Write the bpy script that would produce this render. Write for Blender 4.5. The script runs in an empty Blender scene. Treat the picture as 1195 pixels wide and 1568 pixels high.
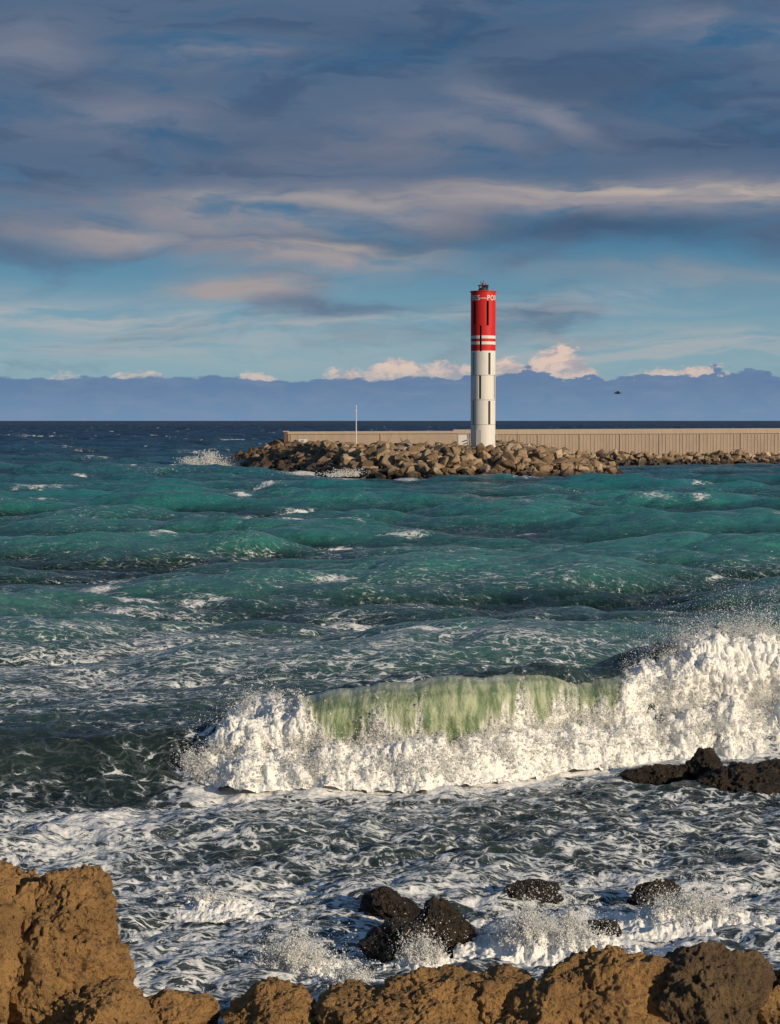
import bpy, bmesh, math, random
import numpy as np
from mathutils import Vector, Matrix
random.seed(7); RNG=np.random.default_rng(11)
scene=bpy.context.scene

# ---------------------------------------------------------------- noise
_perm=np.random.default_rng(3).permutation(256).astype(np.int32)
_perm=np.concatenate([_perm,_perm])
_g=np.random.default_rng(5).normal(size=(256,3)); _g/=np.linalg.norm(_g,axis=1)[:,None]; _g=_g.astype(np.float32)
def perlin(x,y,z):
    x=np.asarray(x,dtype=np.float32);y=np.asarray(y,dtype=np.float32)+0*x;z=np.asarray(z,dtype=np.float32)+0*x
    xi=np.floor(x).astype(np.int32);yi=np.floor(y).astype(np.int32);zi=np.floor(z).astype(np.int32)
    xf=x-xi;yf=y-yi;zf=z-zi
    u=xf*xf*xf*(xf*(xf*6-15)+10);v=yf*yf*yf*(yf*(yf*6-15)+10);w=zf*zf*zf*(zf*(zf*6-15)+10)
    def g(dx,dy,dz):
        h=_perm[(_perm[(_perm[(xi+dx)&255]+yi+dy)&255]+zi+dz)&255]
        q=_g[h]
        return q[...,0]*(xf-dx)+q[...,1]*(yf-dy)+q[...,2]*(zf-dz)
    a=g(0,0,0);b=g(1,0,0);c=g(0,1,0);d=g(1,1,0);e=g(0,0,1);f=g(1,0,1);gg=g(0,1,1);h=g(1,1,1)
    l=lambda p,q,t:p+(q-p)*t
    return l(l(l(a,b,u),l(c,d,u),v),l(l(e,f,u),l(gg,h,u),v),w)*1.6
def fbm(x,y,z,o=4,mode=0):
    s=0;a=1;t=0
    for i in range(o):
        n=perlin(x*2**i+i*17.3,y*2**i+i*5.1,z*2**i+i*9.7)
        if mode==1:n=1-2*np.abs(n)
        if mode==2:n=2*np.abs(n)-.6
        s=s+a*n;t+=a;a*=.5
    return s/t
def sstep(a,b,x):
    t=np.clip((x-a)/(b-a),0,1);return t*t*(3-2*t)

# ---------------------------------------------------------------- node helpers
def new_mat(name):
    m=bpy.data.materials.new(name);m.use_nodes=True
    m.node_tree.nodes.clear();return m
class NT:
    def __init__(s,t): s.t=t
    def n(s,ty,**k):
        x=s.t.nodes.new(ty)
        for a,b in k.items(): setattr(x,a,b)
        return x
    def link(s,a,b): s.t.links.new(a,b)
    def put(s,sock,v):
        if v is None:return
        if isinstance(v,bpy.types.NodeSocket): s.t.links.new(v,sock)
        else:
            if isinstance(v,(tuple,list)) and len(v)==3 and sock.type=='RGBA': v=(*v,1)
            sock.default_value=v
    def m(s,op,a,b=None,c=None,clamp=False):
        x=s.n('ShaderNodeMath',operation=op,use_clamp=clamp)
        for i,v in enumerate((a,b,c)): s.put(x.inputs[i],v)
        return x.outputs[0]
    def add(s,a,b):return s.m('ADD',a,b)
    def mul(s,a,b):return s.m('MULTIPLY',a,b)
    def sub(s,a,b):return s.m('SUBTRACT',a,b)
    def ss(s,a,b,x,lo=0.,hi=1.):
        r=s.n('ShaderNodeMapRange',interpolation_type='SMOOTHSTEP')
        s.put(r.inputs[0],x);r.inputs[1].default_value=a;r.inputs[2].default_value=b;r.inputs[3].default_value=lo;r.inputs[4].default_value=hi
        return r.outputs[0]
    def mix(s,f,a,b):
        r=s.n('ShaderNodeMix',data_type='RGBA');s.put(r.inputs[0],f);s.put(r.inputs[6],a);s.put(r.inputs[7],b);return r.outputs[2]
    def vec(s,x,y,z):
        r=s.n('ShaderNodeCombineXYZ')
        for i,v in enumerate((x,y,z)): s.put(r.inputs[i],v)
        return r.outputs[0]
    def noise(s,v,scale=1.,detail=4.,rough=.5,dist=0.):
        r=s.n('ShaderNodeTexNoise');s.put(r.inputs['Vector'],v);r.inputs['Scale'].default_value=scale;r.inputs['Detail'].default_value=detail
        r.inputs['Roughness'].default_value=rough;r.inputs['Distortion'].default_value=dist
        return r.outputs['Fac']
    def noisec(s,v,scale=1.,detail=2.):
        r=s.n('ShaderNodeTexNoise');s.put(r.inputs['Vector'],v);r.inputs['Scale'].default_value=scale;r.inputs['Detail'].default_value=detail
        return r.outputs['Color']
    def voro(s,v,scale=1.,feature='DISTANCE_TO_EDGE'):
        r=s.n('ShaderNodeTexVoronoi',feature=feature);s.put(r.inputs['Vector'],v);r.inputs['Scale'].default_value=scale;return r.outputs['Distance']
    def vm(s,op,a,b=None):
        r=s.n('ShaderNodeVectorMath',operation=op);s.put(r.inputs[0],a)
        if b is not None:
            if op=='SCALE': s.put(r.inputs[3],b)
            else: s.put(r.inputs[1],b)
        return r.outputs[0]
    def bump(s,h,strength=.5,dist=.1,normal=None):
        r=s.n('ShaderNodeBump');r.inputs['Strength'].default_value=strength;r.inputs['Distance'].default_value=dist;s.put(r.inputs['Height'],h)
        if normal is not None:s.put(r.inputs['Normal'],normal)
        return r.outputs[0]
    def attr(s,n,o='Fac'): return s.n('ShaderNodeAttribute',attribute_name=n).outputs[o]
    def pos(s): return s.n('ShaderNodeTexCoord').outputs['Object']
    def principled(s,col,rough=.8,normal=None,spec=.5,**k):
        p=s.n('ShaderNodeBsdfPrincipled');s.put(p.inputs['Base Color'],col);s.put(p.inputs['Roughness'],rough);s.put(p.inputs['Specular IOR Level'],spec)
        if normal is not None:s.put(p.inputs['Normal'],normal)
        for a,b in k.items(): s.put(p.inputs[a.replace('_',' ')],b)
        return p
    def out(s,sh):
        o=s.n('ShaderNodeOutputMaterial');s.link(sh,o.inputs[0])

def mesh_from(name,v,f,mat=None,smooth=True,attrs=None,parent=None,col=True):
    me=bpy.data.meshes.new(name)
    v=np.asarray(v,dtype=np.float32);f=np.asarray(f,dtype=np.int32)
    me.vertices.add(len(v));me.vertices.foreach_set('co',v.ravel())
    k=f.shape[1]
    me.loops.add(f.size);me.loops.foreach_set('vertex_index',f.ravel())
    me.polygons.add(len(f));me.polygons.foreach_set('loop_start',np.arange(0,f.size,k,dtype=np.int32))
    me.polygons.foreach_set('use_smooth',np.full(len(f),smooth))
    me.update(calc_edges=True)
    if attrs:
        for a,b in attrs.items():
            at=me.attributes.new(a,'FLOAT','POINT');at.data.foreach_set('value',np.asarray(b,dtype=np.float32).ravel())
    if mat:me.materials.append(mat)
    o=bpy.data.objects.new(name,me);scene.collection.objects.link(o)
    if parent:o.parent=parent
    return o
def grid_faces(r,c):
    i=np.arange(r*c).reshape(r,c)
    return np.stack([i[:-1,:-1],i[:-1,1:],i[1:,1:],i[1:,:-1]],-1).reshape(-1,4)
def empty(name,loc=(0,0,0)):
    e=bpy.data.objects.new(name,None);e.location=loc;e.empty_display_size=.5;scene.collection.objects.link(e);return e
def bm_obj(name,bm,mat,parent=None,smooth=False,bevel=0):
    if bevel: bmesh.ops.bevel(bm,geom=bm.edges[:],offset=bevel,segments=2,affect='EDGES')
    me=bpy.data.meshes.new(name);bm.to_mesh(me);bm.free()
    for p in me.polygons:p.use_smooth=smooth
    me.materials.append(mat);o=bpy.data.objects.new(name,me);scene.collection.objects.link(o)
    if parent:o.parent=parent
    return o
def add_box(bm,x0,x1,y0,y1,z0,z1):
    r=bmesh.ops.create_cube(bm,size=1)
    for v in r['verts']:
        v.co=Vector(((x0+x1)/2+v.co.x*(x1-x0),(y0+y1)/2+v.co.y*(y1-y0),(z0+z1)/2+v.co.z*(z1-z0)))
    return r['verts']
def add_cyl(bm,p,r1,r2,h,seg=16):
    r=bmesh.ops.create_cone(bm,cap_ends=True,segments=seg,radius1=r1,radius2=r2,depth=h)
    for v in r['verts']: v.co+=Vector((p[0],p[1],p[2]+h/2))
def add_rod(bm,a,b,r,seg=8):
    a=Vector(a);b=Vector(b);d=b-a
    q=bmesh.ops.create_cone(bm,cap_ends=True,segments=seg,radius1=r,radius2=r,depth=d.length)
    R=d.to_track_quat('Z','Y').to_matrix()
    for v in q['verts']: v.co=R@v.co+(a+b)/2

# ---------------------------------------------------------------- camera, sun, sky
CAMH=6.5
cam=bpy.data.cameras.new('camera');co=bpy.data.objects.new('camera',cam);scene.collection.objects.link(co)
cam.sensor_fit='VERTICAL';cam.sensor_height=24;cam.lens=24*3000/1568
cam.clip_end=60000;cam.clip_start=.1
co.location=(0,0,CAMH);co.rotation_euler=(math.radians(90-2.672),0,0)
scene.camera=co
SUN_EL=math.radians(17);SUN_AZ=math.radians(130)   # clockwise from +Y : behind, to the right
sd=Vector((math.sin(SUN_AZ)*math.cos(SUN_EL),math.cos(SUN_AZ)*math.cos(SUN_EL),math.sin(SUN_EL)))
sl=bpy.data.lights.new('sun','SUN');sl.energy=4.4;sl.angle=math.radians(.5);sl.color=(1,.82,.59)
so=bpy.data.objects.new('sun',sl);scene.collection.objects.link(so)
so.rotation_euler=sd.to_track_quat('Z','Y').to_euler()
scene.view_settings.view_transform='Standard';scene.view_settings.look='None';scene.view_settings.exposure=0

w=bpy.data.worlds.new("World");scene.world=w;w.use_nodes=True
try: w.cycles.sampling_method='NONE'
except Exception as ex: print(ex)
w.node_tree.nodes.clear();N=NT(w.node_tree)
sky=N.n('ShaderNodeTexSky',sky_type='NISHITA');sky.sun_disc=False;sky.sun_elevation=SUN_EL;sky.sun_rotation=SUN_AZ
sky.air_density=1.2;sky.dust_density=.6;sky.ozone_density=2.5
S=.1
tc=N.n('ShaderNodeTexCoord').outputs['Generated']
sep=N.n('ShaderNodeSeparateXYZ');N.link(tc,sep.inputs[0])
az=N.m('ARCTAN2',sep.outputs[0],sep.outputs[1]);el=N.m('ARCSINE',sep.outputs[2])
def C(r,g,b): return (r/S,g/S,b/S,1)
warp=N.noisec(N.vec(N.mul(az,9.),N.mul(el,28.),3.3),1.,5.)
ws=N.n('ShaderNodeSeparateXYZ');N.link(warp,ws.inputs[0])
azw=N.add(az,N.mul(N.sub(ws.outputs[0],.5),.13));elw=N.add(el,N.mul(N.sub(ws.outputs[1],.5),.034))
def gauss(cx,cy,sx,sy,dx=0.,wf=True):
    A,E=(azw,elw) if wf else (az,el)
    a=N.m('DIVIDE',N.sub(A,cx),sx)
    e=N.m('DIVIDE',N.sub(N.sub(E,N.mul(N.sub(A,cx),dx)),cy),sy)
    q=N.add(N.mul(a,a),N.mul(e,e))
    return N.m('EXPONENT',N.mul(q,-1.))
def mx(*a):
    r=a[0]
    for b in a[1:]: r=N.m('MAXIMUM',r,b)
    return r
n1=N.noise(N.vec(N.mul(azw,10.),N.mul(elw,30.),1.),1.,5.,.55)
n2=N.noise(N.vec(N.mul(azw,15.),N.mul(elw,60.),7.),1.,6.,.60)
n3=N.noise(N.vec(N.mul(azw,18.),N.mul(elw,170.),13.),1.,5.,.58)
tint=N.n('ShaderNodeMix',data_type='RGBA',blend_type='MULTIPLY');tint.inputs[0].default_value=1
N.link(sky.outputs[0],tint.inputs[6]);tint.inputs[7].default_value=(.38,.64,1.1,1)
hi=N.ss(.05,.15,el)
clear=N.mix(.72,tint.outputs[2],N.mix(N.ss(.02,.09,el),C(.26,.42,.50),C(.085,.23,.34)))
clear=N.mix(N.mul(hi,.85),clear,C(.034,.110,.225))
# slate cloud deck
deck=N.ss(.50,.74,N.add(n1,N.mul(N.ss(.06,.12,el),.20)))
c1=N.mix(N.mul(deck,.82),clear,C(.100,.147,.235))
# darker bellies
dk=N.mul(N.ss(.48,.62,n2),N.ss(.07,.12,el))
c1=N.mix(N.mul(dk,.55),c1,C(.040,.088,.175))
dk2=mx(gauss(.10,.094,.11,.007,.0),N.mul(gauss(-.02,.088,.07,.004,-.02),.8),N.mul(gauss(.11,.168,.05,.014),.9),N.mul(gauss(-.05,.140,.09,.010),.5),N.mul(gauss(.02,.193,.09,.012),.6),N.mul(gauss(.15,.14,.05,.01),.5))
c1=N.mix(N.mul(dk2,.7),c1,C(.040,.084,.165))
# light cloud streaks
g=mx(gauss(.12,.113,.15,.010,.02),N.mul(gauss(-.06,.105,.11,.013),.85),N.mul(gauss(-.05,.083,.07,.009,-.05),.85),N.mul(gauss(-.085,.066,.045,.0075),1.),
 N.mul(gauss(.075,.155,.03,.012,-.3),.75),N.mul(gauss(-.08,.182,.035,.008),.85),N.mul(gauss(.17,.19,.05,.009,-.1),.75),N.mul(gauss(.02,.145,.09,.014,.1),.5),
 N.mul(gauss(-.14,.15,.06,.014),.55),N.mul(gauss(-.17,.185,.04,.012),.5),N.mul(gauss(-.15,.094,.04,.007),.8),N.mul(gauss(.15,.072,.08,.006,.0),.4))
lt=N.mul(g,N.ss(.34,.58,N.add(N.mul(n2,.55),N.mul(n1,.45))))
c2=N.mix(N.m('MINIMUM',N.mul(lt,1.15),.9),c1,N.mix(N.ss(.07,.16,el),C(.38,.33,.33),C(.25,.26,.32)))
rim=N.mul(mx(gauss(.16,.1165,.10,.0035,.0),N.mul(gauss(-.03,.112,.09,.003),.5),N.mul(gauss(-.06,.0875,.06,.002,-.04),.5)),N.ss(.35,.6,n3))
c2=N.mix(N.mul(rim,.75),c2,C(.56,.47,.39))
# thin veil
g2=mx(gauss(-.15,.053,.12,.008,-.07),N.mul(gauss(.0,.047,.14,.004,.07),.8),N.mul(gauss(.14,.036,.10,.010),.9),N.mul(gauss(-.1,.036,.14,.010),.7),N.mul(gauss(.08,.058,.07,.004,.12),.6))
v=N.mul(g2,N.ss(.30,.62,n3))
c3=N.mix(N.mul(v,.75),c2,C(.44,.44,.45))
# cumulus tops, peach
cw=N.noisec(N.vec(N.mul(az,50.),N.mul(el,80.),9.),1.,3.)
cv=N.vm('ADD',N.vec(N.mul(az,70.),N.mul(el,140.),2.),cw)
cn=N.noise(cv,1.,5.,.62)
def tri(cx,w_,base,topz):  # flat bottomed heap
    a=N.m('ABSOLUTE',N.m('DIVIDE',N.sub(az,cx),w_))
    return N.sub(N.add(base,N.mul(N.sub(1.,N.m('POWER',a,1.6)),topz-base)),el)
hp=mx(tri(.003,.024,.019,.0325),tri(.030,.026,.019,.0300),tri(.085,.024,.022,.0375),tri(.060,.026,.019,.031),tri(-.127,.024,.017,.0255),tri(-.070,.012,.018,.0230),tri(-.165,.018,.016,.0230),tri(-.02,.02,.018,.027),tri(.15,.05,.018,.0275))
hp=N.add(hp,N.mul(N.sub(cn,.5),.022))
pk=N.ss(-.0012,.0030,hp)
shade=N.ss(.38,.62,cn)
c4=N.mix(N.mul(pk,N.ss(.020,.030,el,.65,.92)),c3,N.mix(shade,C(.38,.35,.40),C(.74,.56,.47)))
# flat haze bank at the horizon
bn=N.noise(N.vec(N.mul(az,26.),N.mul(el,40.),5.),1.,2.,.5)
bn2=N.noise(N.vec(N.mul(az,75.),N.mul(el,150.),15.),1.,4.,.55)
edge=N.sub(N.add(.0218,N.add(N.mul(N.sub(bn,.5),.007),N.mul(N.mul(N.sub(bn2,.5),.018),N.ss(-.02,.09,az,.5,1.)))),el)
edge=N.add(edge,N.mul(gauss(.070,.024,.012,.05,0.,False),.0050))
edge=N.add(edge,N.mul(gauss(.165,.024,.022,.05,0.,False),.0035))
bank=N.ss(-.0004,.0010,edge)
bb=N.noise(N.vec(N.mul(az,40.),N.mul(el,170.),25.),1.,4.,.6)
bcol=N.mix(N.ss(0.,.022,el),C(.150,.262,.42),C(.118,.205,.355))
bcol=N.mix(N.mul(N.ss(.45,.7,bb),.35),bcol,C(.20,.27,.40))
c5=N.mix(N.mul(bank,.95),c4,bcol)
bg=N.n('ShaderNodeBackground');N.link(c5,bg.inputs[0]);bg.inputs[1].default_value=S
wo=N.n('ShaderNodeOutputWorld');N.link(bg.outputs[0],wo.inputs[0])

# ---------------------------------------------------------------- hero wave profile
HX=np.array([-14,-9,-6,-4.2,-3.0,-2.0,-1.2,0,1.3,3.2,3.9,4.6,5.3,6.7,7.4,9,12,16])
HZ=np.array([.35,.6,.82,.92,1.02,1.18,1.38,1.56,1.60,1.52,1.22,1.42,1.72,2.05,2.0,1.7,1.2,.5])
BX=np.array([-14,-8,-3.45,-2.3,-.55,1.22,3.1,5.1,7.1,12,16]);BY=np.array([33.6,34.2,34.85,35.0,35.2,35.5,36.85,37.9,38.46,39.5,40])
_k=np.linspace(-14,16,601);_ker=np.hanning(31);_ker/=_ker.sum()
_sm=lambda a:np.convolve(np.pad(a,15,'edge'),_ker,'valid')
_HZ=_sm(np.interp(_k,HX,HZ));_BY=_sm(np.interp(_k,BX,BY))
def heroH(x): return np.interp(x,_k,_HZ)
def heroC(x): return np.interp(x,_k,_BY)+1.7
def hero(x,y):
    s=y-heroC(x)
    H=heroH(x)
    p=np.where(s>0,np.exp(-(s/3.4)**2),np.exp(-(s/1.0)**2))
    return H*p-.18*np.exp(-((s+3.0)/1.6)**2)

# ---------------------------------------------------------------- ocean spectrum
def ocean_tile(Nn,L,V,wd,seed,hs,cut):
    r=np.random.default_rng(seed)
    k1=2*np.pi*np.fft.fftfreq(Nn,L/Nn);kx,ky=np.meshgrid(k1,k1)
    k=np.hypot(kx,ky);k[0,0]=1
    Lw=V*V/9.81
    c=(kx*wd[0]+ky*wd[1])/k
    P=np.exp(-1/(k*Lw)**2)/k**4*(c**4*.9+.1*c*c+.02)*np.exp(-(k*cut)**2)
    P[0,0]=0
    H=(r.normal(size=k.shape)+1j*r.normal(size=k.shape))*np.sqrt(P)
    h=np.fft.ifft2(H).real;sc=hs/h.std()
    dx=np.fft.ifft2(-1j*kx/k*H).real*sc;dy=np.fft.ifft2(-1j*ky/k*H).real*sc;h=h*sc
    d=L/Nn
    g=lambda a,ax:(np.roll(a,-1,ax)-np.roll(a,1,ax))/(2*d)
    lam=1.2
    J=(1+lam*g(dx,1))*(1+lam*g(dy,0))-lam*lam*g(dx,0)*g(dy,1)
    return [a.astype(np.float32) for a in (h,dx*lam,dy*lam,J)],L,Nn
def samp(tile,x,y):
    arrs,L,Nn=tile
    u=(x/L*Nn);v=(y/L*Nn);ui=np.floor(u).astype(np.int64);vi=np.floor(v).astype(np.int64);fu=(u-ui).astype(np.float32);fv=(v-vi).astype(np.float32)
    a=ui%Nn;b=(ui+1)%Nn;c=vi%Nn;d=(vi+1)%Nn
    return [(A[c,a]*(1-fu)+A[c,b]*fu)*(1-fv)+(A[d,a]*(1-fu)+A[d,b]*fu)*fv for A in arrs]
wd=np.array([.28,-.96])
T1=ocean_tile(1024,197.,5.2,wd,21,.38,.20)
T2=ocean_tile(512,43.,2.6,np.array([.55,-.83]),5,.048,.03)
T3=ocean_tile(1024,1531.,7.5,np.array([.1,-1.]),9,.42,1.2)

rows=[13.]
while rows[-1]<45000:
    d=rows[-1]
    st=.05 if d<47 else max(.05,.0042*(d-35))
    if d<20: st=.12
    if d>3000: st*=6
    rows.append(d+st)
rows=np.array(rows)
inner=np.linspace(-.255,.255,760);outer=np.linspace(.26,1.3,60)
cols=np.concatenate([-outer[::-1],inner,outer])
Y,T=np.meshgrid(rows,cols,indexing='ij');X=T*(Y+0.)
h1=samp(T1,X,Y);h2=samp(T2,X,Y);h3=samp(T3,X+300,Y)
near=sstep(26,62,Y);A1=.25+.75*near
A1=A1*(1-.45*np.exp(-((Y-37)/5)**2))
lee=1-.55*sstep(20,34,X)*np.exp(-((Y-255)/35)**2)
A2=1.0-.2*sstep(80,300,Y)
A3=sstep(60,260,Y)*lee
shm=np.exp(-((Y-heroC(X)+.6)/1.8)**2)*sstep(-2.8,-4.2,X)
Z=h1[0]*A1*lee+h2[0]*A2+h3[0]*A3+hero(X,Y)
DX=h1[1]*A1+h2[1]*A2;DY=h1[2]*A1+h2[2]*A2
fade=1-sstep(1500,4000,Y)
Z=Z*fade
turb=(1-sstep(36,50,Y))*(fbm(X*1.0,Y*1.5,0,5,2))*.14*(1-.75*shm)
Z=Z+turb
# foam amount
J=h1[3]*A1+(1-A1)+ (h2[3]-1)*A2*.5
foamJ=sstep(.48,-.02,J)
lowf=fbm(X*.06,Y*.11,4.2,3);mid=fbm(X*.35,Y*.6,8.1,4)
fin=fbm(X*1.3,Y*1.3,3.1,3)
reg=np.interp(Y,[13,24,29,33,37.5,42,50,60,75,110,200,400],[.40,.38,.31,.29,.20,.22,.22,.17,.10,.04,.03,.03])
foam=reg+.20*lowf+.28*mid*(1-sstep(60,120,Y))+foamJ*.50
foam=foam-.20*shm
foam=foam+.24*np.exp(-((X+4.8)/1.8)**2-((Y-31.)/3.)**2)
foam=foam+.12*np.exp(-((X+6)/3.5)**2-((Y-55)/6)**2)
ap=Y-(heroC(X)-1.7)
foam=foam+.46*np.exp(-((ap+.1)/.60)**2)*sstep(-4.2,-3.2,X)
foam=foam+.12*np.exp(-((ap+1.2)/1.0)**2)*sstep(-4.2,-3.2,X)
caps=[(-6.4,140,1.6,1.6,1.),(.5,109,1.1,1.2,1),(1.6,143,2.4,1.3,.9),(-9.1,132,2.6,1.6,.8),(-3.2,104.8,1.5,1.,.8),(-31.5,176,2,1.6,.9),(-28.5,179,1.6,1.5,.9),
 (5.85,69.3,.7,.6,.7),(1,54,.7,.6,.6),(-6.7,70,.9,.7,.6),(.6,56,.5,.5,.5),(-33,262,4,3,.7),(12,165,2,1.5,.5),(20,150,1.5,1.5,.5),(-13,118,1.2,1,.6),(-20,205,2.2,1.6,.8),(9,95,.9,.9,.5),
 (-45,300,3,3,.8),(-38,330,3,3,.8),(30,190,2,1.5,.6),(24,128,1.5,1,.6),(15,82,1.,.8,.5),(-17,160,1.6,1.2,.6)]
rc=random.Random(99)
for i in range(170):
    d=math.exp(rc.uniform(math.log(62),math.log(900)));a=rc.uniform(-.24,.24)
    if d<300 and a>-.02 and rc.random()<.45: continue
    s_=d/190*rc.uniform(.5,1.3)+.3
    caps.append((a*d,d,s_*rc.uniform(.8,1.8),s_*.9,rc.uniform(.5,.95)))
jag=fbm(X*.9,Y*.6,6.6,4)
for cx,cy,sx,sy,a in caps:
    if abs(cy-238)<26 and -24<cx<36: continue
    span=3.2*sy+.5*sx+3*sx*.5+1
    i0,i1=np.searchsorted(rows,[cy-span*1.5,cy+span*1.5]);q=slice(i0,i1)
    xx=X[q];yy=Y[q]-(cy+.25*(xx-cx)+2.2*jag[q]*sx*.6);gg=np.exp(-((xx-cx)/sx)**2-(yy/(sy*.8))**2)
    foam[q]+=a*gg*(.62+.9*fin[q]);Z[q]+=gg*.12*min(sx,2)*.5
foam=foam+.85*np.exp(-((X+27)/6)**2-((Y-258-.3*(X+27))/5)**2)*(1+.8*jag)+.5*np.exp(-((X+9)/8)**2-((Y-229+1.7*(X+9))/5)**2)*(1+jag)
foam=foam+.35*np.exp(-((X-8)/18)**2-((Y-216)/2.0)**2)*(1+1.5*jag)
Z=Z+.5*np.exp(-((X+26)/4)**2-((Y-260)/3)**2)
foam=np.clip(foam,-.3,1.2)
Xd=X+DX*fade;Yd=Y+DY*fade
V=np.stack([Xd,Yd,Z],-1).reshape(-1,3)
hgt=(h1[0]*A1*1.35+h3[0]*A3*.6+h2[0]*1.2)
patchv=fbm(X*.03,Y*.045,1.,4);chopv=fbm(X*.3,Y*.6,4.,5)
lum=.16+1.45*sstep(-.6,1.0,hgt)+.75*patchv+.32*chopv  # light through the crests put into the colour by height, plus random patches
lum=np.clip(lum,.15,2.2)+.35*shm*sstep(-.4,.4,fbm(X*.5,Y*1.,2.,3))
streak=sstep(.05,.45,fbm(X*.05,Y*.09,7.7,3))*.7+.12
ripple=1-.6*shm

# water material
wm=new_mat('sea_water');N=NT(wm.node_tree)
P=N.pos();sp=N.n('ShaderNodeSeparateXYZ');N.link(P,sp.inputs[0])
fo=N.attr('foam');lm=N.attr('lum')
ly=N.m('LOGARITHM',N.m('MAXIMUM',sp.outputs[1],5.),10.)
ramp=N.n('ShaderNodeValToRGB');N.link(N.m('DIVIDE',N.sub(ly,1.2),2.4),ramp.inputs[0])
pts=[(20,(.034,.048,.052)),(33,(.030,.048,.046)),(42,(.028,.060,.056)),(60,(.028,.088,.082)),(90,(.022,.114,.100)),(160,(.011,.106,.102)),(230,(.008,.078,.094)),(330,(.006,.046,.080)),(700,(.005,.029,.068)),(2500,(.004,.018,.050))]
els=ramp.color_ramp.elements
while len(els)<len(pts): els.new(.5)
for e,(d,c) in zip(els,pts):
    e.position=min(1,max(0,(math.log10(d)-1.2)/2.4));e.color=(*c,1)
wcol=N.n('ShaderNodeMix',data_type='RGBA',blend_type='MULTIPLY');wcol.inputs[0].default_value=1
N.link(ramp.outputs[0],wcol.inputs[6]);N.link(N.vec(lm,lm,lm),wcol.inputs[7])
b1=N.noise(N.vec(sp.outputs[0],N.mul(sp.outputs[1],1.6),0.),.9,7.,.60)
nb=N.bump(N.mul(b1,N.attr('ripple')),.9,.27)
wr=N.vm('SCALE',N.vm('SUBTRACT',N.noisec(P,1.3,3.),(.5,.5,.5)),1.1)
pw=N.vm('ADD',P,wr)
pst=N.vm('MULTIPLY',pw,(1.,1.7,1.))
vo=N.voro(pst,2.3)
fn=N.noise(N.vm('MULTIPLY',pw,(1.,2.2,1.)),2.0,7.,.70)
fs=N.noise(N.vm('MULTIPLY',pw,(.5,2.2,1.)),4.0,3.,.6)
lin2=N.m('ABSOLUTE',N.sub(fs,.5))
lace=N.m('MAXIMUM',N.ss(.18,.0,vo),N.mul(N.ss(.06,.0,lin2),.9))
pat=N.add(N.mul(lace,.32),N.mul(N.sub(fn,.5),1.25))
tt=N.add(pat,fo)
fm=N.ss(.42,.62,tt)
fm2=N.mul(N.ss(.15,.6,tt),.15)
# wind streaks in the middle distance
wsx=N.mul(N.mul(N.ss(.045,.0,lin2),N.attr('streak')),N.mul(N.ss(36.,44.,sp.outputs[1]),N.ss(260.,90.,sp.outputs[1])))
wsx=N.mul(wsx,N.ss(.44,.62,fn,.02,.42))
wh=N.noise(N.vec(N.mul(sp.outputs[0],.15),N.mul(sp.outputs[1],.05),1.),1.,4.,.68)
wh=N.mul(N.ss(.615,.68,wh),N.mul(N.ss(180.,360.,sp.outputs[1]),.85))
fmm=N.m('MAXIMUM',N.m('MAXIMUM',fm,fm2),N.m('MAXIMUM',wh,wsx))
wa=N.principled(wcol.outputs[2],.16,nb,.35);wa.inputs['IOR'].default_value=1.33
ro=N.ss(60.,600.,sp.outputs[1],.14,.42);N.put(wa.inputs['Roughness'],ro)
fc=N.n('ShaderNodeBsdfDiffuse');N.put(fc.inputs[0],N.mix(N.ss(.42,.80,tt),(.40,.47,.52),(.80,.80,.79)));N.put(fc.inputs['Normal'],nb)
mxs=N.n('ShaderNodeMixShader');N.link(fmm,mxs.inputs[0]);N.link(wa.outputs[0],mxs.inputs[1]);N.link(fc.outputs[0],mxs.inputs[2])
N.out(mxs.outputs[0])
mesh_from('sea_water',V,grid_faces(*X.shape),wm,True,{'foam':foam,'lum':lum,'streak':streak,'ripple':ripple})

# ---------------------------------------------------------------- foam materials
def foam_mat(name):
    m=new_mat(name);N=NT(m.node_tree);P=N.pos()
    n=N.noise(P,9.,6.,.72)
    gr0=N.attr('green')
    wob=N.vm('ADD',P,N.vm('SCALE',N.noisec(P,2.2,3.),.22))
    st=N.noise(N.vm('MULTIPLY',wob,(6.5,.9,1.3)),1.,6.,.72)
    gr=N.ss(.22,.78,N.add(gr0,N.mul(N.sub(st,.52),N.add(.9,N.mul(N.mul(gr0,N.sub(1.,gr0)),8.)))))
    gcol=N.mix(N.ss(.36,.60,st),(.42,.46,.31),(.115,.18,.09))
    gcol=N.mix(N.mul(N.attr('lip_gleam'),N.ss(.3,.6,st,.9,.35)),gcol,(.64,.66,.50))  # gleam along the lip's top edge, painted in as pale cream
    gcol=N.mix(N.ss(.95,.4,gr0,0.,.7),gcol,(.70,.71,.58))
    col=N.mix(gr,(.87,.87,.85),gcol)
    col=N.mix(N.mul(N.ss(.5,.3,n),N.sub(.40,N.mul(gr,.3))),col,(.46,.53,.45))
    nb=N.bump(N.add(n,N.mul(st,gr)),.6,.08)
    p=N.principled(col,N.ss(0.,1.,gr,.85,.20),nb,.3)
    N.out(p.outputs[0]);return m
FM=foam_mat('wave_foam')
dm=new_mat('spray_droplets');N=NT(dm.node_tree)
p=N.n('ShaderNodeBsdfDiffuse');N.put(p.inputs[0],(.92,.93,.92));tr=N.n('ShaderNodeBsdfTranslucent');N.put(tr.inputs[0],(.92,.92,.9))
mm=N.n('ShaderNodeMixShader');mm.inputs[0].default_value=.45;N.link(p.outputs[0],mm.inputs[1]);N.link(tr.outputs[0],mm.inputs[2]);N.out(mm.outputs[0])
OV=np.array([(1,0,0),(-1,0,0),(0,1,0),(0,-1,0),(0,0,1),(0,0,-1)],float)
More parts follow.
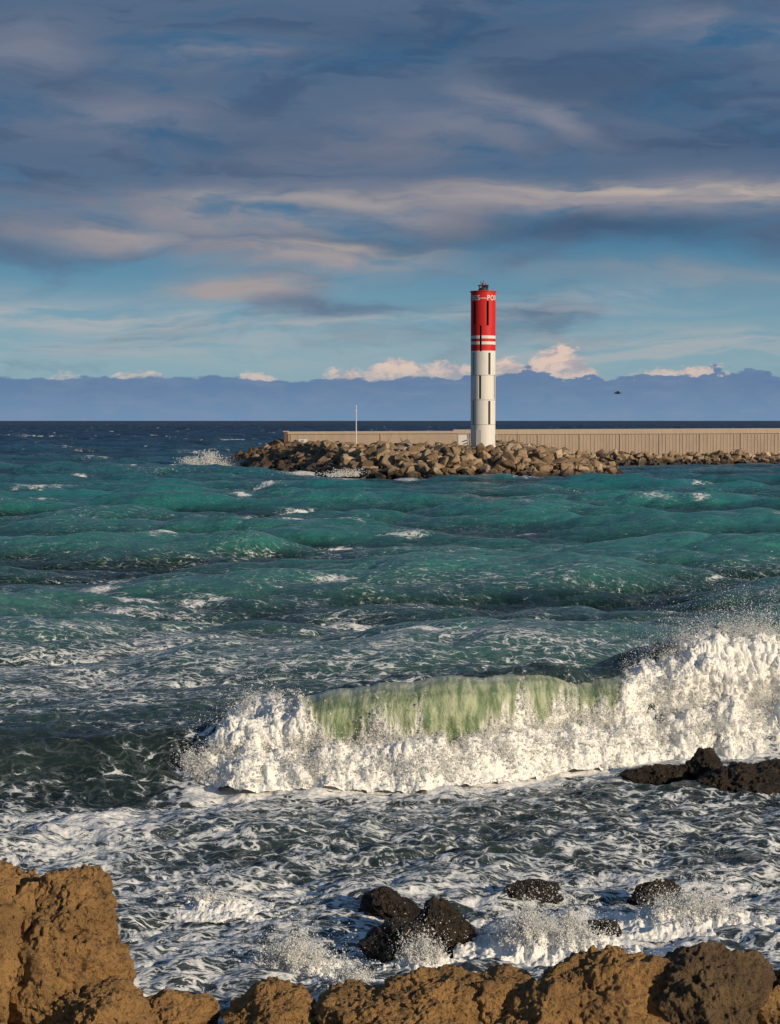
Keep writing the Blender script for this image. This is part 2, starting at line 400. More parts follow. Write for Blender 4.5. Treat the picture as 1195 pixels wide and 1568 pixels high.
OF=np.array([(0,2,4),(2,1,4),(1,3,4),(3,0,4),(2,0,5),(1,2,5),(3,1,5),(0,3,5)])
def droplets(name,P,r,parent):
    n=len(P);s=np.stack([r*RNG.uniform(.6,1.5,n),r*RNG.uniform(.6,1.5,n),r*RNG.uniform(.6,1.6,n)],-1)
    v=(P[:,None,:]+OV[None]*s[:,None,:]).reshape(-1,3)
    f=(OF[None]+6*np.arange(n)[:,None,None]).reshape(-1,3)
    return mesh_from(name,v,f,dm,True,None,parent)
def jets(P0,D,L,nper,seed,spread=.1,r0=.006):
    rr=np.random.default_rng(seed);nj=len(P0)
    t=rr.beta(1.,1.7,(nj,nper))
    pos=P0[:,None,:]+D[:,None,:]*(L[:,None]*t)[...,None]
    pos[...,2]-=.35*L[:,None]*t*t
    pos+=rr.normal(size=pos.shape)*(spread*L[:,None]*(.12+t))[...,None]
    r=np.clip(rr.lognormal(math.log(r0),.55,(nj,nper))*(1.25-.8*t),.0022,.02)
    return pos.reshape(-1,3),r.ravel()

# ---------------------------------------------------------------- breaking wave
bw=empty('breaking_wave')
def breaker(seed,nu=1300,nv=420,x0=-3.85,x1=12.):
    u=np.concatenate([np.linspace(x0,8.5,int(nu*.88)),np.linspace(8.52,x1,int(nu*.12))]);t=np.linspace(0,1,nv)
    U,Tt=np.meshgrid(u,t,indexing='xy')
    H=heroH(U)
    cs=[0,.10,.18,.26,.34,.42,.50,.58,.68,.80,.9,1.]
    ps=[1.1,.55,.1,-.36,-.80,-1.10,-1.20,-1.12,-1.05,-1.34,-1.64,-2.0]
    pz=[.86,.95,1.0,1.02,.98,.86,.68,.48,.36,.24,.12,-.10]
    s=np.interp(Tt,cs,ps);z=np.interp(Tt,cs,pz)
    k=12;ker=np.hanning(2*k+1);ker/=ker.sum()
    def smo(a):
        b=np.pad(a,((k,k),(0,0)),'edge');return sum(ker[i]*b[i:i+a.shape[0]] for i in range(2*k+1))
    s=smo(s);z=smo(z)
    endf=sstep(x0,x0+1.0,U)
    s=s*(.55+.45*endf)*(1+.20*fbm(U*.8,0*U,5.,3))
    x=U+.25*(1-z)*fbm(U*.9,0*U,15.,2);y=heroC(U)+s+.34*fbm(U*.7,0*U,2.,2);zz=z*H*(.25+.75*endf)*(1+.05*fbm(U*1.1,0*U,8.,3))
    l1=fbm(U*1.1+3,Tt*.8,3.3,2);l2=fbm(U*4.,Tt*1.2,9.3,4)
    lim=.52+.30*l1+.30*l2-.62*(1-sstep(-2.9,-1.1,U))-.46*sstep(4.0,5.8,U)
    green=sstep(lim+.20,lim-.16,Tt)
    gg_=sstep(.30,.95,green)
    rough=1-gg_*.92
    def nrm(x,y,zz):
        a=np.stack([np.gradient(x,axis=1),np.gradient(y,axis=1),np.gradient(zz,axis=1)],-1)
        b=np.stack([np.gradient(x,axis=0),np.gradient(y,axis=0),np.gradient(zz,axis=0)],-1)
        n=np.cross(b,a);n/=np.linalg.norm(n,axis=-1)[...,None]+1e-9
        return n
    n=nrm(x,y,zz);sg=np.sign((n[...,1]*-1+n[...,2]).mean());n=n*sg
    big=sstep(4.3,5.8,U);lft=(1-sstep(-2.6,-1.0,U))*.45;mass=np.maximum(big,lft)
    pile=np.exp(-((Tt-.78)/.15)**2)*(1+1.5*fbm(U*1.0,0*U,7.,3))
    d=rough*((.18+.22*mass)*fbm(x*1.0,y*1.0+seed,zz*1.0,2)+(.10+.10*mass)*fbm(x*2.2,y*2.2,zz*1.7+seed,2,2)+(.20+.10*mass)*pile)
    x=x+n[...,0]*d;y=y+n[...,1]*d;zz=zz+n[...,2]*d
    n=nrm(x,y,zz)*sg
    edge=np.clip(1-np.abs(Tt-.2)/.25,0,1)
    d=rough*((.030+.035*edge)*fbm(x*5,y*5,zz*3.2+seed,4,2)+.085*fbm(x*6,y*3,zz*2.2,6,0)+.020*fbm(x*19,y*19,zz*15,3,0))
    d=d+(1-rough)*(.030*fbm(U*4,Tt*1.,1.,3)+.09*fbm(U*1.2,Tt*.8,6.,2))
    x=x+n[...,0]*d;y=y+n[...,1]*d;zz=zz+n[...,2]*d
    zz=zz+rough*edge*(mass+.25)*.22*np.clip(fbm(x*3,y*1.,5.,5,0),-.3,1)
    zz=zz-.12*(1-sstep(0,.1,Tt))
    lip_gleam=np.exp(-((Tt-.27-.05*l2)/.07)**2)
    return np.stack([x,y,zz],-1),green,n,Tt,U,lip_gleam
bv,gr,bn_,Tt,Uu,le=breaker(0.)
mesh_from('wave_body',bv.reshape(-1,3),grid_faces(*gr.shape),FM,True,{'green':gr,'lip_gleam':le},bw)
fv=bv.reshape(-1,3);fn_=bn_.reshape(-1,3);ft=Tt.ravel();fg=gr.ravel();fu_=Uu.ravel()
bigm=sstep(4.0,6,fu_)
clump=sstep(-.1,.4,fbm(fv[:,0]*1.6,fv[:,1]*1.6,fv[:,2]*1.6,3))
def pick(wgt,n):
    wgt=wgt/wgt.sum();return RNG.choice(len(fv),n,p=wgt)
PS=[];RS=[]
for wgt,n,nper,Lm,dr,r0 in (
   ((1-fg)*np.exp(-((ft-.2)/.10)**2)*(.25+clump)*(1+1.5*bigm),2600,28,.25,np.array([.1,-.2,.9]),.0047),
   ((1-fg)*np.exp(-((ft-.6)/.14)**2)*(.15+clump),3200,20,.15,np.array([0,-.3,.6]),.0054),
   ((1-fg)*np.exp(-((ft-.9)/.08)**2)*(.25+clump),3000,20,.18,np.array([0,-.5,.7]),.0054),
   (np.exp(-((fg-.4)/.2)**2)*(ft>.3)+1e-9,2400,16,.12,np.array([0,-.4,.3]),.0050)):
    ix=pick(wgt,n);D=fn_[ix]*.5+dr+RNG.normal(size=(n,3))*.30
    L=RNG.exponential(Lm,n)*(1+.8*bigm[ix]);a,b=jets(fv[ix],D,L,nper,int(n+nper),.22,r0);PS.append(a);RS.append(b)
droplets('flying_droplets',np.concatenate(PS),np.concatenate(RS),bw)

# ---------------------------------------------------------------- smaller splashes
def splash(name,cx,cy,wx,wy,h,n=6000,seed=1,z0=.0):
    e=empty(name);rr=np.random.default_rng(seed)
    nu,nv=240,130
    a=np.linspace(-1,1,nu);b=np.linspace(-1,1,nv);A,B=np.meshgrid(a,b)
    X_=cx+A*wx*1.3;Y_=cy+B*wy*1.5
    r=np.sqrt(A*A+B*B)*(1+.55*fbm(A*2.5,B*2.5,seed*3.1,4))
    env=np.clip(1-r,0,1)
    Zz=z0-.10+env**.7*(.06+h*.16*(1+1.3*fbm(X_*3.,Y_*3.,seed*1.7,5,0)))+.75*h*np.clip(fbm(X_*3.5,Y_*3,seed*2.2,5,1)-.2,0,1)*env+.03*fbm(X_*12,Y_*12,seed,3,0)
    Y_=Y_+.08*fbm(X_*6,Y_*6,3.,4)
    mesh_from('foam_heap',np.stack([X_,Y_,Zz],-1).reshape(-1,3),grid_faces(nv,nu),FM,True,{'green':0*Zz,'lip_gleam':0*Zz},e)
    Pf=np.stack([X_,Y_,Zz],-1).reshape(-1,3)
    wg=np.clip(env.ravel(),0,1)**1.*np.clip(Zz.ravel()-z0,.0,1)**1.2+1e-9
    nj=n//20;ix=rr.choice(len(Pf),nj,p=wg/wg.sum())
    D=np.stack([(Pf[ix,0]-cx)/wx*.5,0*ix-.15,1.+0*ix],-1)+rr.normal(size=(nj,3))*.22
    L=rr.exponential(h*.42,nj)*(.4+env.ravel()[ix])
    a_,b_=jets(Pf[ix],D,L,20,seed,.20,.0048)
    droplets('droplets',a_,b_,e)
splash('wave_splash',-1.15,22.9,.6,.4,.50,16000,1)
splash('wave_splash',1.95,24.0,.9,.5,.60,22000,2)
splash('wave_splash',3.9,25.3,.9,.5,.44,15000,3)
splash('wave_splash',-2.35,26.1,.6,.4,.24,2500,4)
splash('wave_splash',.35,23.3,.5,.3,.34,9000,5)
splash('wave_splash',-.4,22.2,.5,.3,.3,7000,6)
splash('wave_splash',3.1,22.2,.5,.3,.3,7000,8)
def bigdrops(name,cx,cy,wx,h,n,seed):
    e=empty(name);rr=np.random.default_rng(seed)
    nj=9;jx=rr.normal(size=nj)*wx*.5;jh=h*rr.uniform(.3,1,nj)
    j=rr.integers(0,nj,n);t=rr.beta(1,2,n)
    P_=np.stack([cx+jx[j]+rr.normal(size=n)*(.25+.7*t),cy+rr.normal(size=n)*.8,.1+jh[j]*t],-1)
    droplets('droplets',P_,rr.uniform(.02,.07,n),e)
bigdrops('wave_splash',-23.5,258,4.5,2.8,10000,12)
bigdrops('wave_splash',-6.0,225,2.5,1.1,2500,13)

# ---------------------------------------------------------------- rocks
def rock_mat(name,c1,c2,c3,wet=None,scale=1.,rough=.85):
    m=new_mat(name);N=NT(m.node_tree);P=N.pos()
    n=N.noise(P,1.8*scale,5.,.65);n2=N.noise(P,6.5*scale,7.,.76)
    pw=N.vm('ADD',P,N.vm('SCALE',N.noisec(P,6.*scale,3.),.22))
    v=N.voro(pw,9.*scale,'F1')
    v2=N.voro(pw,26.*scale,'F1')
    col=N.mix(N.ss(.38,.62,n),c1,c2);col=N.mix(N.ss(.5,.66,n2),col,c3)
    geo=N.n('ShaderNodeNewGeometry')
    col=N.mix(N.mul(N.m('MAXIMUM',N.mul(N.ss(.25,.05,v2),.6),N.mul(N.ss(.30,.05,v),.9)),.75),col,(c3[0]*.22,c3[1]*.22,c3[2]*.22))
    h=N.add(N.add(N.mul(N.ss(.02,.33,v),.50),N.mul(n2,1.6)),N.mul(N.ss(.0,.4,v2),.25))
    nb=N.bump(h,1.,.085/scale)
    r=rough
    if wet is not None:
        s=N.n('ShaderNodeSeparateXYZ');N.link(geo.outputs['Position'],s.inputs[0])
        wf=N.ss(wet+.12,wet-.12,N.add(s.outputs[2],N.mul(N.sub(n,.5),.5)))
        col=N.mix(N.mul(wf,.8),col,(.018,.016,.014))
        r=N.ss(0.,1.,wf,rough,.25)
    N.out(N.principled(col,r,nb,.35).outputs[0]);return m
RG=rock_mat('golden_rock',(.47,.275,.105),(.33,.195,.078),(.17,.10,.048),wet=.26)
RB=rock_mat('brown_rock',(.20,.135,.07),(.14,.09,.052),(.08,.054,.032),wet=.26)
RD=rock_mat('wet_dark_rock',(.055,.042,.03),(.032,.026,.022),(.085,.06,.038),wet=-.1,rough=.3)
bm=bmesh.new();bmesh.ops.create_icosphere(bm,subdivisions=7,radius=1);ICO=np.array([v.co[:] for v in bm.verts]);ICF=np.array([[v.index for v in f.verts] for f in bm.faces]);bm.free()
def rock_verts(c,r,seed,amp=.3):
    n=ICO/np.linalg.norm(ICO,axis=1)[:,None]
    rr=np.random.default_rng(seed)
    wn=n+.25*np.stack([fbm(n[:,0]*1.6+seed,n[:,1]*1.6,n[:,2]*1.6,4),fbm(n[:,0]*1.6,n[:,1]*1.6+seed,n[:,2]*1.6,4),fbm(n[:,0]*1.6,n[:,1]*1.6,n[:,2]*1.6+seed,4)],-1)
    rad=np.full(len(n),1.12)
    for i in range(13):
        pn=rr.normal(size=3);pn/=np.linalg.norm(pn);dd=rr.uniform(.62,.92);dt=wn@pn
        lim=np.where(dt>1e-3,dd/np.maximum(dt,1e-3),9);rad=np.minimum(rad,lim)
    q=n*rad[:,None]*1.12
    s=seed*3.7
    S_=np.asarray(r);w=q*S_
    f=max(1/np.mean(S_),.9)
    d=amp*.46*fbm(w[:,0]*1.3*f+s,w[:,1]*1.3*f,w[:,2]*1.3*f,6)+amp*.26*fbm(w[:,0]*2.6*f+s,w[:,1]*2.6*f,w[:,2]*2.6*f,5,1)-amp*.42*np.clip(fbm(w[:,0]*5*f+s,w[:,1]*5*f,w[:,2]*5*f,3,0)-.05,0,1)+amp*.13*fbm(w[:,0]*11*f+s,w[:,1]*11*f,w[:,2]*11*f,4,0)
    lay=w[:,2]*3.2*f+w[:,0]*1.1*f+1.5*fbm(w[:,0]*f,w[:,1]*f,w[:,2]*f+s,3)
    d=d+amp*.06*(np.abs((lay%1)-.5)*2)**2
    w=w+n*(d*np.mean(S_))[:,None]
    return w+np.asarray(c)
def rock(name,parts,mat,amp=.42):
    vs=[];fs=[];k=0
    for i,(c,r,sd_) in enumerate(parts):
        vs.append(rock_verts(c,r,sd_,amp));fs.append(ICF+k);k+=len(ICO)
    return mesh_from(name,np.concatenate(vs),np.concatenate(fs),mat)
rock('rock_outcrop',[((-3.98,20.6,.52),(.58,.7,1.24),1),((-3.26,20.3,1.32),(.40,.5,.46),2),((-3.33,20.2,.74),(.60,.6,.66),3),((-2.97,19.5,.44),(.44,.45,.42),4),((-4.6,20.2,.5),(.8,.8,1.25),5)],RG)
rock('coastal_rock',[((-2.3,20,.26),(.42,.45,.34),6),((-2.6,19.6,.12),(.3,.3,.3),16)],RG)
rock('coastal_rock',[((-1.28,20,.28),(.44,.45,.33),7)],RG)
rock('coastal_rock',[((-.15,20,.26),(.55,.55,.36),8),((.50,20,.32),(.55,.55,.38),9),((1.05,20.1,.34),(.5,.5,.36),10),((.2,19.4,.1),(.9,.4,.3),17)],RG)
rock('coastal_rock',[((2.2,20.1,.36),(.78,.65,.72),11),((1.6,19.8,.22),(.5,.5,.44),21)],RG)
rock('coastal_rock',[((3.35,20.0,.32),(.58,.65,.58),12)],RB)
rock('coastal_rock',[((4.4,20.2,.2),(.8,.7,.6),13)],RG)
for i,(c,r) in enumerate([((.02,25.8,.02),(.36,.3,.20)),((.62,24.4,.10),(.36,.35,.36)),((.12,23.8,.03),(.40,.35,.28)),((3.65,26.7,-.02),(.33,.28,.16)),((2.0,26.9,-.05),(.36,.26,.12)),
   ((5.75,35.8,.10),(.30,.32,.36)),((6.5,34.9,-.06),(1.15,.5,.32)),((5.1,35.9,-.05),(.65,.35,.15)),((2.75,24.9,-.04),(.26,.22,.13))]):
    rock('wet_rock',[(c,r,30+i)],RD,.5)
gx=np.linspace(-60,60,300);gy=np.linspace(-40,21,220);GX,GY=np.meshgrid(gx,gy)
GZ=np.where(GY<0,4.9,4.9-.29*GY)+.35*fbm(GX*.5,GY*.5,1.,4,1)*np.where(GY<2,.3,1)-.25
GZ=np.minimum(GZ,6.0-.3115*np.maximum(GY,0)-.35)
mesh_from('rocky_shore_ground',np.stack([GX,GY,GZ],-1).reshape(-1,3),grid_faces(220,300),RG)

# ---------------------------------------------------------------- breakwater boulders
foot=[(-24,266),(-20,256),(-16.4,249),(-10,236),(-4.3,225),(3.9,219.5),(14.8,218.5),(22,221),(26.6,228),(27.5,240),(29,283),(120,283),(120,318),(-18,318),(-24,285)]
def inside_dist(x,y):
    ins=False;dm_=1e9;n=len(foot)
    for i in range(n):
        x1,y1=foot[i];x2,y2=foot[(i+1)%n]
        if (y1>y)!=(y2>y) and x<(x2-x1)*(y-y1)/(y2-y1)+x1: ins=not ins
        dx,dy=x2-x1,y2-y1;t=max(0,min(1,((x-x1)*dx+(y-y1)*dy)/(dx*dx+dy*dy)))
        dm_=min(dm_,math.hypot(x-x1-t*dx,y-y1-t*dy))
    return dm_ if ins else -dm_
def top(x,y):
    d=inside_dist(x,y)
    sl_=.50 if x<14 else .50-.022*min(x-14,13)
    hm=2.75 if x<16 else max(1.25,2.75-(x-16)*.15)
    if x<-8: sl_=.36;hm=2.9
    return min(hm,d*sl_) if d>0 else d*.5
hulls=[]
for k in range(14):
    bm=bmesh.new();rr=random.Random(k+50)
    for i in range(13):
        v=Vector((rr.gauss(0,1),rr.gauss(0,1),rr.gauss(0,1))).normalized()
        v=Vector((max(-.72,min(.72,v.x)),max(-.7,min(.7,v.y)),max(-.6,min(.6,v.z))));bm.verts.new(v)
    bmesh.ops.convex_hull(bm,input=bm.verts[:])
    for v in [v for v in bm.verts if not v.link_faces]: bm.verts.remove(v)
    bmesh.ops.bevel(bm,geom=bm.edges[:],offset=.05,segments=1,affect='EDGES')
    bmesh.ops.triangulate(bm,faces=bm.faces[:]);bm.verts.index_update()
    hulls.append((np.array([v.co[:] for v in bm.verts]),np.array([[v.index for v in f.verts] for f in bm.faces])));bm.free()
vs=[];fs=[];rn=[];k=0;R=random.Random(4)
def put_boulder(x,y,z,s):
    global k
    hv,hf=hulls[R.randrange(14)]
    M=np.array(Matrix.Rotation(R.uniform(0,6.28),3,'Z')@Matrix.Rotation(R.gauss(0,.6),3,'X')@Matrix.Rotation(R.gauss(0,.6),3,'Y'))
    sc=np.array([s*R.uniform(.8,1.35),s*R.uniform(.8,1.2),s*R.uniform(.55,1.)])
    v=(hv*sc)@M.T+np.array([x,y,z]);vs.append(v);fs.append(hf+k);rn.append(np.full(len(hv),R.random()));k+=len(hv)
cnt=0
while cnt<4300:
    if cnt<3500: x=R.uniform(-25,31);y=R.uniform(217,272)
    else: x=R.uniform(27,75);y=R.uniform(281,293)
    d=inside_dist(x,y)
    if d<-.4: continue
    if d>13 and y<280 and cnt%4: continue
    if math.hypot(x-11,y-232)<2.6: continue
    cnt+=1
    s=R.choice([.4,.5,.6,.7,.8,.95,1.15,1.35])*(.85 if y>278 else 1)
    put_boulder(x,y,top(x,y)-.15+R.uniform(-.3,.3),s)
bmat=new_mat('breakwater_stone');N=NT(bmat.node_tree);P=N.pos();rn_=N.attr('rnd')
n=N.noise(P,1.3,7.,.65)
col=N.mix(rn_,(.15,.10,.06),(.44,.32,.20));col=N.mix(N.mul(N.ss(.45,.7,n),.5),col,(.13,.085,.05))
col=N.mix(N.mul(N.ss(.86,.97,rn_),.5),col,(.54,.45,.34))
s_=N.n('ShaderNodeSeparateXYZ');N.link(P,s_.inputs[0])
lf=N.ss(-2.,-14.,s_.outputs[0])
wf=N.ss(1.2,.35,N.add(N.sub(s_.outputs[2],N.mul(lf,.9)),N.mul(N.sub(n,.5),1.4)))
col=N.mix(N.mul(wf,.9),col,(.026,.020,.014));col=N.mix(N.mul(lf,.5),col,(.09,.055,.03))
N.out(N.principled(col,N.ss(0.,1.,wf,.9,.4),N.bump(n,.9,.3),.3).outputs[0])
bo=mesh_from('breakwater_rocks',np.concatenate(vs),np.concatenate(fs),bmat,False,{'rnd':np.concatenate(rn)})
gx=np.arange(-30,122,1.);gy=np.arange(214,322,1.);GX,GY=np.meshgrid(gx,gy)
GZ=np.array([[max(-1.5,top(a,b)-.45) for a in gx] for b in gy])
mesh_from('breakwater_core_ground',np.stack([GX,GY,GZ],-1).reshape(-1,3),grid_faces(len(gy),len(gx)),bmat,False,{'rnd':np.full(GZ.size,.1)})

# ---------------------------------------------------------------- concrete
def concrete(name,c=(.46,.38,.30),streak=1.):
    m=new_mat(name);N=NT(m.node_tree);P=N.pos()
    n=N.noise(P,.35,4.,.6);v=N.noise(N.vm('MULTIPLY',P,(2.2,2.2,.25)),1.,5.,.65);f=N.noise(P,5.,3.,.7)
    col=N.mix(N.mul(N.ss(.4,.7,v),.45*streak),c,tuple(q*.6 for q in c))
    col=N.mix(N.mul(N.ss(.45,.7,n),.4),col,tuple(q*.75 for q in c))
    col=N.mix(N.mul(f,.25),col,tuple(q*1.15 for q in c))
    N.out(N.principled(col,.9,N.bump(N.add(v,f),.5,.05),.2).outputs[0]);return m
CW=concrete('wall_concrete',(.44,.35,.275));CC=concrete('coping_concrete',(.48,.39,.31),.6)
def seawall(name,x0,x1,y,z0,za,zb,th,ribs,coph):
    e=empty(name)
    bm=bmesh.new();vv=add_box(bm,x0,x1,y,y+th,0,1)
    for q in vv: q.co.z=z0 if q.co.z<.5 else (za if q.co.x<(x0+x1)/2 else zb)-coph
    bm_obj('wall_body',bm,CW,e)
    bm=bmesh.new();vv=add_box(bm,x0-.08,x1+.08,y-.14,y+th+.1,0,1)
    for q in vv:
        t=(za if q.co.x<(x0+x1)/2 else zb);q.co.z=t if q.co.z>.5 else t-coph
    bm_obj('coping',bm,CC,e,False)
    bm=bmesh.new();x=x0+.3;i=0
    while x<x1-.3:
        t=za+(zb-za)*(x-x0)/(x1-x0)-coph
        ww=.09+.05*random.random();pr=random.uniform(.02,.05)
        if i%ribs==0: ww=.24;pr=.09
        if ribs<20 or i%ribs==0: add_box(bm,x,x+ww,y-pr,y+.02,z0,t-.003)
        x+=random.uniform(.42,.6);i+=1
    bm_obj('wall_ribs',bm,CW,e)
    return e
seawall('concrete_seawall',9.5,120,292,.6,5.16,5.62,1.6,12,.75)
seawall('concrete_seawall',-13.9,12.,268,2.2,5.0,5.1,1.4,24,.35)
e=empty('shaded_wall_end');bm=bmesh.new();add_box(bm,-14.5,-13.99,267.5,270.2,2.0,4.95);bm_obj('shaded_end_body',bm,concrete('painted_shade_concrete',(.14,.10,.08)),e,bevel=.04)  # left end face of the wall; its shadow is painted as a dark colour
bm=bmesh.new();add_box(bm,-14.6,-13.95,267.4,270.3,4.953,5.08);bm_obj('wall_end_cap',bm,CC,e)
bm=bmesh.new();add_cyl(bm,(11,232,2.3),2.5,2.3,.62,32);bm_obj('tower_foundation_slab',bm,CC)

# ---------------------------------------------------------------- lighthouse
def paint(name,c,dirt=.35):
    m=new_mat(name);N=NT(m.node_tree);P=N.pos()
    v=N.noise(N.vm('MULTIPLY',P,(2.,2.,.22)),1.5,5.,.65);f=N.noise(P,3.,4.,.7)
    col=N.mix(N.mul(N.ss(.45,.75,v),dirt),c,tuple(q*.6 for q in c));col=N.mix(N.mul(N.ss(.5,.8,f),dirt*.6),col,tuple(q*.75 for q in c))
    N.out(N.principled(col,.6,N.bump(f,.25,.03),.3).outputs[0]);return m
WP=paint('white_paint',(.68,.66,.62));RP=paint('red_paint',(.55,.018,.018),.4);DK=paint('dark_metal',(.035,.033,.033));GY_=paint('grey_metal',(.3,.3,.3));BL=paint('slot_dark',(.02,.02,.022))
lh=empty('lighthouse',(11,232,2.92));RAD=1.46
def zy(y): return (690-y)*.0775
slots=[(.33,zy(500),zy(463)),(-.85,zy(498),zy(464)),(-.28,zy(539),zy(500)),(.48,zy(574),zy(541)),(-.95,zy(574),zy(541)),(-.30,zy(611),zy(575)),(1.12,zy(611),zy(575)),(.48,zy(650),zy(614)),(-.95,zy(650),zy(614)),
 (2.4,zy(650),zy(614)),(3.1,zy(574),zy(541)),(2.4,zy(500),zy(463))]
bands=[(-.05,zy(538),'w'),(zy(538),zy(528.5),'r'),(zy(528.5),zy(524),'w'),(zy(524),zy(519.5),'r'),(zy(519.5),zy(515),'w'),(zy(515),zy(448.5),'r')]
zs=sorted(set([round(b[0],4) for b in bands]+[round(bands[-1][1],4)]+[round(s[1],4) for s in slots]+[round(s[2],4) for s in slots]))
NS=180
slw=.105
for col_,mat_,nm in (('w',WP,'white_shaft'),('r',RP,'red_shaft')):
    bm=bmesh.new()
    for zi in range(len(zs)-1):
        a,b=zs[zi],zs[zi+1];m_=(a+b)/2
        bc=[q[2] for q in bands if q[0]<=m_+1e-4<=q[1]+1e-3]
        if not bc or bc[0]!=col_: continue
        for i in range(NS):
            t0=2*math.pi*i/NS;t1=2*math.pi*(i+1)/NS;tm=(t0+t1)/2
            tm_=(tm+math.pi)%(2*math.pi)-math.pi
            sl_=any(abs(((tm_-s[0]+math.pi)%(2*math.pi))-math.pi)<slw and s[1]-1e-3<=m_<=s[2]+1e-3 for s in slots)
            if sl_: continue
            P_=[(RAD*math.sin(t),-RAD*math.cos(t),z) for t,z in ((t0,a),(t1,a),(t1,b),(t0,b))]
            bm.faces.new([bm.verts.new(p) for p in P_])
    bmesh.ops.remove_doubles(bm,verts=bm.verts[:],dist=.002)
    bmesh.ops.solidify(bm,geom=bm.faces[:],thickness=.22)
    o=bm_obj(nm,bm,mat_,lh,False)
    o.data.polygons.foreach_set('use_smooth',[abs(p.normal.z)<.3 for p in o.data.polygons])
    o.data.set_sharp_from_angle(angle=math.radians(35))
bm=bmesh.new();add_cyl(bm,(0,0,0),RAD-.27,RAD-.27,zy(449),64);bm_obj('inner_core',bm,BL,lh)
bm=bmesh.new()
for yv in (575,612.5,650):
    r=bmesh.ops.create_cone(bm,cap_ends=False,segments=96,radius1=RAD+.006,radius2=RAD+.006,depth=.06)
    for v in r['verts']: v.co.z+=zy(yv)
bm_obj('joint_rings',bm,GY_,lh,True)
bm=bmesh.new();add_cyl(bm,(0,0,-.1),1.85,1.75,.28,64);add_cyl(bm,(0,0,.182),1.72,1.47,.4,64);bm_obj('flared_base',bm,WP,lh,False)
bm=bmesh.new();add_cyl(bm,(0,0,zy(449)+.01),1.55,1.55,.13,96);bm_obj('gallery_rim',bm,RP,lh,False)
zt=zy(449)+.143
bm=bmesh.new()
add_cyl(bm,(0,0,zt),.62,.60,.22,24);add_cyl(bm,(0,0,zt+.22),.40,.40,.18,24)
for i in range(4):
    a=i*math.pi/2+.4;add_rod(bm,(.5*math.sin(a),.5*math.cos(a),zt),(.5*math.sin(a),.5*math.cos(a),zt+.72),.05)
add_box(bm,-.62,.62,-.5,.5,zt+.62,zt+.70)
bm_obj('lantern_frame',bm,DK,lh)
bm=bmesh.new();add_cyl(bm,(0,0,zt+.4),.2,.2,.21,20);add_cyl(bm,(-.05,0,zt+.702),.15,.12,.3,16);add_cyl(bm,(.3,.1,zt+.702),.08,.08,.22,12)
bm_obj('lantern_lamp',bm,paint('lamp_glass',(.25,.04,.03)),lh)
bm=bmesh.new();add_rod(bm,(-.28,0,zt+.6),(-.28,0,zt+1.2),.03);add_rod(bm,(.05,.1,zt+.6),(.05,.1,zt+1.35),.025);add_box(bm,.15,.58,-.3,-.25,zt+.3,zt+.6)
bm_obj('antennas',bm,DK,lh)
cu=bpy.data.curves.new('lettering','FONT');cu.body='ANTIBES\u2014PORT';cu.size=.92;cu.space_character=1.12;cu.extrude=.0;cu.offset=.012
to=bpy.data.objects.new('tmp',cu);scene.collection.objects.link(to)
bpy.context.view_layer.update()
me=bpy.data.meshes.new_from_object(to.evaluated_get(bpy.context.evaluated_depsgraph_get()));bpy.data.objects.remove(to)
bm=bmesh.new();bm.from_mesh(me)
for _ in range(2): bmesh.ops.subdivide_edges(bm,edges=[e_ for e_ in bm.edges if e_.calc_length()>.12],cuts=1,use_grid_fill=False)
xs=[v.co.x for v in bm.verts];xc=min(xs)+(max(xs)-min(xs))*.60
for v in bm.verts:
    a=(v.co.x-xc)*.80/RAD;zz=zy(461.5)+v.co.y*.9
    v.co=Vector(((RAD+.03)*math.sin(a),-(RAD+.03)*math.cos(a),zz))
bm_obj('lettering_text',bm,WP,lh)
bm=bmesh.new()
add_box(bm,-.9,-.3,-1.62,-1.35,.58,2.5);bm_obj('door',bm,GY_,lh,bevel=.02)

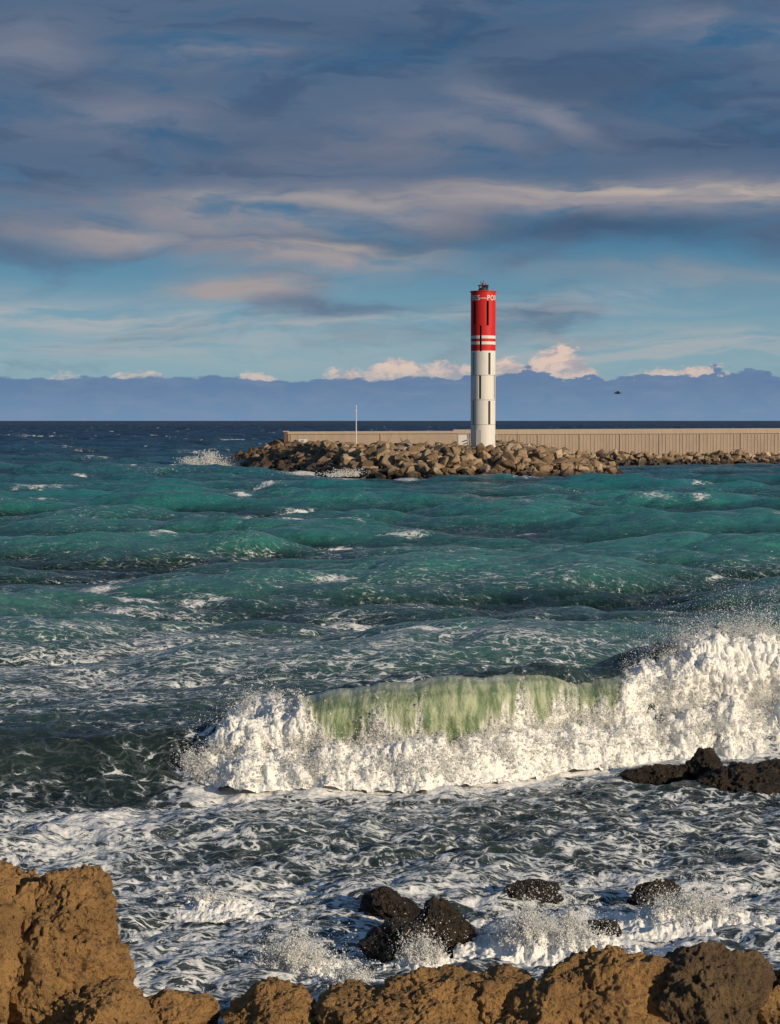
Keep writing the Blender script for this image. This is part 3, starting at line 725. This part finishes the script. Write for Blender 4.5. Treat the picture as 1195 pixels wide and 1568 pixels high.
st=empty('access_stair',(8.6,231,2.7))
bm=bmesh.new()
add_box(bm,-.55,.45,-.04,.04,.9,2.1)
bm_obj('white_panel',bm,WP,st,bevel=.01)
bm=bmesh.new()
for x in (-.62,.52): add_rod(bm,(x,0,-.3),(x,0,2.3),.04)
add_rod(bm,(-.62,0,2.25),(.52,0,2.25),.03)
add_rod(bm,(.52,0,2.25),(1.25,-.2,.1),.05);add_rod(bm,(.1,0,1.0),(.75,-.2,-.2),.05)
for i in range(5):
    add_box(bm,.35+i*.14,.62+i*.14,-.5,.0,1.5-i*.3,1.54-i*.3)
bm_obj('stair_frame',bm,GY_,st)
ms=empty('signal_mast',(-4.45,258,2.7));bm=bmesh.new();add_cyl(bm,(0,0,0),.09,.045,5.6,12);add_cyl(bm,(0,0,-.2),.22,.2,.35,12);add_rod(bm,(-.25,0,5.1),(.25,0,5.1),.03);add_cyl(bm,(0,0,5.6),.07,.05,.22,8);bm_obj('pole',bm,WP,ms)
cb=empty('equipment_cabinet',(-11.6,262,3.15));bm=bmesh.new();add_box(bm,-.62,.5,-.5,.5,-.3,.95);bm_obj('cabin_body',bm,WP,cb,bevel=.03)
bm=bmesh.new();add_box(bm,-.7,.58,-.58,.58,.953,1.04);bm_obj('cabin_roof',bm,CC,cb,bevel=.02);bm=bmesh.new();add_box(bm,-.3,.1,-.53,-.503,.08,.8);bm_obj('cabin_door',bm,GY_,cb)
gu=empty('seagull',(17.4,150,8.6))
bm=bmesh.new()
prof=[(-.28,.02),(-.2,.05),(0,.075),(.14,.06),(.22,.045),(.3,.01)]
rings=[]
for px_,r_ in prof: rings.append([bm.verts.new((px_,r_*math.cos(a),r_*math.sin(a))) for a in [i*math.pi/4 for i in range(8)]])
for a,b in zip(rings,rings[1:]):
    for i in range(8): bm.faces.new((a[i],a[(i+1)%8],b[(i+1)%8],b[i]))
for s in (-1,1):
    w_=[bm.verts.new(p) for p in ((.10,s*.03,.03),(-.06,s*.03,.03),(-.04,s*.3,.14),(.08,s*.3,.14),(-.16,s*.68,.06))]
    bm.faces.new((w_[0],w_[1],w_[2],w_[3]));bm.faces.new((w_[3],w_[2],w_[4]))
bm_obj('body_and_wings',bm,DK,gu,True)
